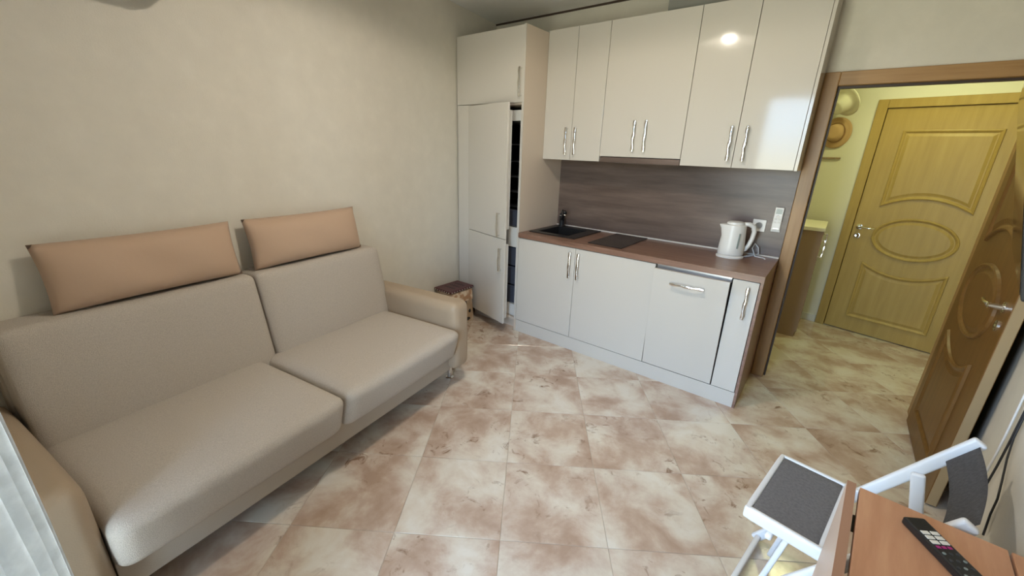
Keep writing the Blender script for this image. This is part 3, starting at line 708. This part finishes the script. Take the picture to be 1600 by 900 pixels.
# tv remote
rA = Vector((2.980, -2.118, ZT_)); rB = Vector((3.075, -2.262, ZT_)); ra = math.atan2(rB.y-rA.y, rB.x-rA.x)
tr_ = thing('television_remote', 'black television remote with pale buttons lying on the table', 'remote', (rA.x, rA.y, ZT_), ra)
obj('case', mbox(0, .19, -.0225, .0225, .001, .019, bev=.004), m_black, tr_, local=True)
for i in range(3):
    for j in (-1, 1):
        obj('button', mbox(.037+i*.0115, .046+i*.0115, j*.0095-.0078, j*.0095+.0078, .0187, .0203, bev=.0012), m_base, tr_, local=True)
for j in range(3): obj('colour_button', mbox(.0725, .079, -.016+j*.011, -.008+j*.011, .0187, .0203, bev=.001), m_red, tr_, local=True)
for i in range(6):
    for j in range(3): obj('small_button', lathe(newbm(), [(.0032, 0), (.003, .0012), (.001, .0014)], c=(.09+i*.0155, -.013+j*.013, .0188), seg=10), m_dark if (i+j) % 3 else m_lcd, tr_, local=True)

# folding chair
fc_ = thing('folding_chair', 'white folding chair with grey canvas seat pushed behind the table', 'chair', (2.807, -1.795, 0), math.radians(-9.3))
hx_, hy_, cz = .097, .187, .45
obj('seat', soft(newbm(), -hx_+.008, hx_-.008, -hy_+.012, hy_-.010, cz-.012, cz+.003, .006, n=8, puff=(0, 0, -.004)), m_grey, fc_, local=True, smooth=True)
obj('side_rail', soft(newbm(), -hx_-.010, hx_+.055, -hy_+.0005, -hy_+.020, cz-.040, cz+.007, .010, n=6), m_frame, fc_, local=True, smooth=40)
obj('side_rail', soft(newbm(), -hx_-.006, hx_+.055, hy_-.013, hy_+.003, cz-.034, cz+.006, .006, n=5), m_frame, fc_, local=True, smooth=40)
for x in (-hx_, hx_): obj('cross_rail', soft(newbm(), x-.009, x+.009, -hy_+.002, hy_-.002, cz-.018, cz+.007, .007, n=5), m_frame, fc_, local=True, smooth=40)
def plank(p0, p1, w_, t_, up=Vector((0, 1, 0))):
    p0, p1 = Vector(p0), Vector(p1); d = (p1-p0).normalized(); s_ = up; n_ = d.cross(s_).normalized(); bm = newbm()
    L_ = (p1-p0).length
    box(bm, 0, L_, -t_/2, t_/2, -w_/2, w_/2, bev=min(t_, w_)*.36, seg=3)
    return xf(bm, Matrix(((d.x, s_.x, n_.x, p0.x), (d.y, s_.y, n_.y, p0.y), (d.z, s_.z, n_.z, p0.z), (0, 0, 0, 1))))
BT = (.328, .768); BB = (-.112, .012)
for y in (hy_+.014, -hy_-.012):
    kt_ = 1 if y > 0 else .975
    obj('back_stile', plank((BB[0], y, BB[1]), (BB[0]+(BT[0]-BB[0])*kt_, y, BB[1]+(BT[1]-BB[1])*kt_), .036, .022), m_frame, fc_, local=True, smooth=40)
for y in (hy_-.006, -hy_+.002):
    obj('rear_leg', plank((.365, y, .012), (.238, y, .605), .034, .018), m_frame, fc_, local=True, smooth=40)
for y in (hy_-.03, -hy_+.03):
    obj('front_leg', plank((-.045, y, .012), (.02, y, cz-.03), .017, .015), m_frame, fc_, local=True, smooth=40)
obj('foot_bar', plank((BB[0]+.012, -hy_-.015, .035), (BB[0]+.012, hy_+.005, .035), .02, .02, up=Vector((1, 0, 0))), m_frame, fc_, local=True, smooth=40)
obj('rear_bar', plank((.355, -hy_, .05), (.355, hy_, .05), .02, .02, up=Vector((1, 0, 0))), m_frame, fc_, local=True, smooth=40)
obj('pivot_bar', plank((-.025, -hy_-.012, cz-.048), (-.025, hy_, cz-.048), .02, .02, up=Vector((1, 0, 0))), m_frame, fc_, local=True, smooth=40)
# canvas back band between the stiles, sagging outwards
bm = newbm(); n = 14; G = []
for j in range(6):
    z = .675+.082*j/5; xs_ = BB[0]+(BT[0]-BB[0])*(z-BB[1])/(BT[1]-BB[1]); row = []
    for i in range(n+1):
        t = i/n; y = hy_+.012-(2*hy_+.022)*t
        row.append(bm.verts.new((xs_+.004+.014*math.sin(PI*t), y, z)))
    G.append(row)
for A, B in zip(G, G[1:]):
    for i in range(n): bm.faces.new((A[i], A[i+1], B[i+1], B[i]))
bmesh.ops.solidify(bm, geom=bm.faces[:], thickness=.004)
obj('back_band', bm, m_grey, fc_, local=True, smooth=True)

# television on a tilting arm
wa = math.atan2(1, KR)-PI/2       # wall turn
tv = thing('television', 'flat television on the right wall, only its edge in view', 'television', (3.115, -1.20, 1.48), -math.atan(KR))
TT = Matrix.Rotation(math.radians(14), 4, 'Y').inverted()
# local y along the wall (towards the kitchen), local -x faces the room
obj('housing', xf(mbox(.0, .035, -.80, 0, -.235, .235, bev=.004), TT), m_black, tv, local=True)
obj('screen', xf(mbox(-.0015, .0005, -.79, -.010, -.222, .226), TT), m_tv, tv, local=True)
obj('mount', mbox(.03, .16, -.46, -.34, -.06, .06), m_black, tv, local=True)
# cables on the wall
def wire(name, label, pts, r, m):
    return tag(obj(name, tube(newbm(), pts, r, 8), m, smooth=True), label, 'cable')
def wl(y, z, off=.008): return (xr(y)-off, y, z)
wire('cable', 'white cable running down the right wall beside the chair', [wl(-1.27, 1.25), wl(-1.275, 1.05), wl(-1.29, .88), wl(-1.31, .76), wl(-1.35, .68, .012), wl(-1.38, .60, .016), wl(-1.385, .48, .02)], .0032, m_wire_w)
wire('cable', 'black cable running down the right wall to behind the chair', [wl(-1.40, 1.25), wl(-1.405, 1.0), wl(-1.415, .86), wl(-1.425, .70), wl(-1.42, .60), wl(-1.40, .50), wl(-1.36, .42)], .003, m_wire_b)
wire('cable', 'thin black cable curling down the right wall towards the table', [wl(-1.43, 1.25), wl(-1.435, .9), wl(-1.45, .72), wl(-1.50, .67), wl(-1.58, .63), wl(-1.63, .60), wl(-1.64, .55), wl(-1.68, .50)], .0026, m_wire_b)

# ------------------------------------------------------------------ hallway things
sc = thing('shoe_cabinet', 'brown hallway shoe cabinet with pale top left of the entrance door', 'cabinet', (2.48, 1.22, 0))
obj('carcass', mbox(2.30, 2.64, .985, 1.50, .0, .955), m_shoe, sc)
obj('top_board', mbox(2.295, 2.662, .975, 1.51, .955, .985, bev=.003), m_cream, sc)
for y0, y1 in ((.988, 1.242), (1.245, 1.497)):
    d = obj('door', mbox(2.64, 2.655, y0, y1, .05, .95), m_shoe, sc)
    handle(d, (2.655, 1.03 if y0 < 1 else 1.45, .73), (2.655, 1.03 if y0 < 1 else 1.45, .88), (1, 0, 0))
def hat(name, label, h, z, n, r, crown, m, tiltx, rolly):
    t = thing(name, label, 'hat', H(h, n, z), HANG)
    Mx = Matrix.Rotation(rolly, 4, 'Y') @ Matrix.Rotation(PI/2+tiltx, 4, 'X')
    bm = newbm(); lathe(bm, [(r, -.006), (r*1.0, .004), (r*.85, .004), (r*.62, .012), (r*.58, .03), (r*.5, crown*.9), (r*.3, crown), (.001, crown*.92)], seg=36, sx=.86, mat=Mx)
    for v in bm.verts:
        pass
    b = obj('felt', bm, m, t, local=True, smooth=True)
    return t
hh = hat('straw_hat', 'tan straw hat hanging on the hallway wall left of the entrance door', -.315, 1.750, .012, .130, .10, m_straw, 0, 0)
bm = newbm(); lathe(bm, [(.0835, .016), (.0815, .036), (.079, .036), (.081, .016)], seg=36, sx=.86, mat=Matrix.Rotation(PI/2, 4, 'X'))
obj('hat_band', bm, mat('hat_band', (.34, .19, .08), .8), hh, local=True, smooth=True)
hat('sun_hat', 'pale wide-brimmed hat hanging above the straw hat in the hallway', -.275, 1.995, .14, .145, .10, m_cream, math.radians(48), math.radians(38))
rk = thing('coat_rail', 'thin dark coat rail under the hats in the hallway', 'rail', H(-.34, 0, 1.53), HANG)
obj('rail_board', mbox(-.14, .105, -.022, -.001, -.002, .012, bev=.002), m_shoe, rk, local=True)
for x in (-.09, .0, .07): obj('hook', tube(newbm(), [(x, -.02, .004), (x, -.03, -.0), (x, -.034, .006)], .0025, 6), m_steel, rk, local=True)
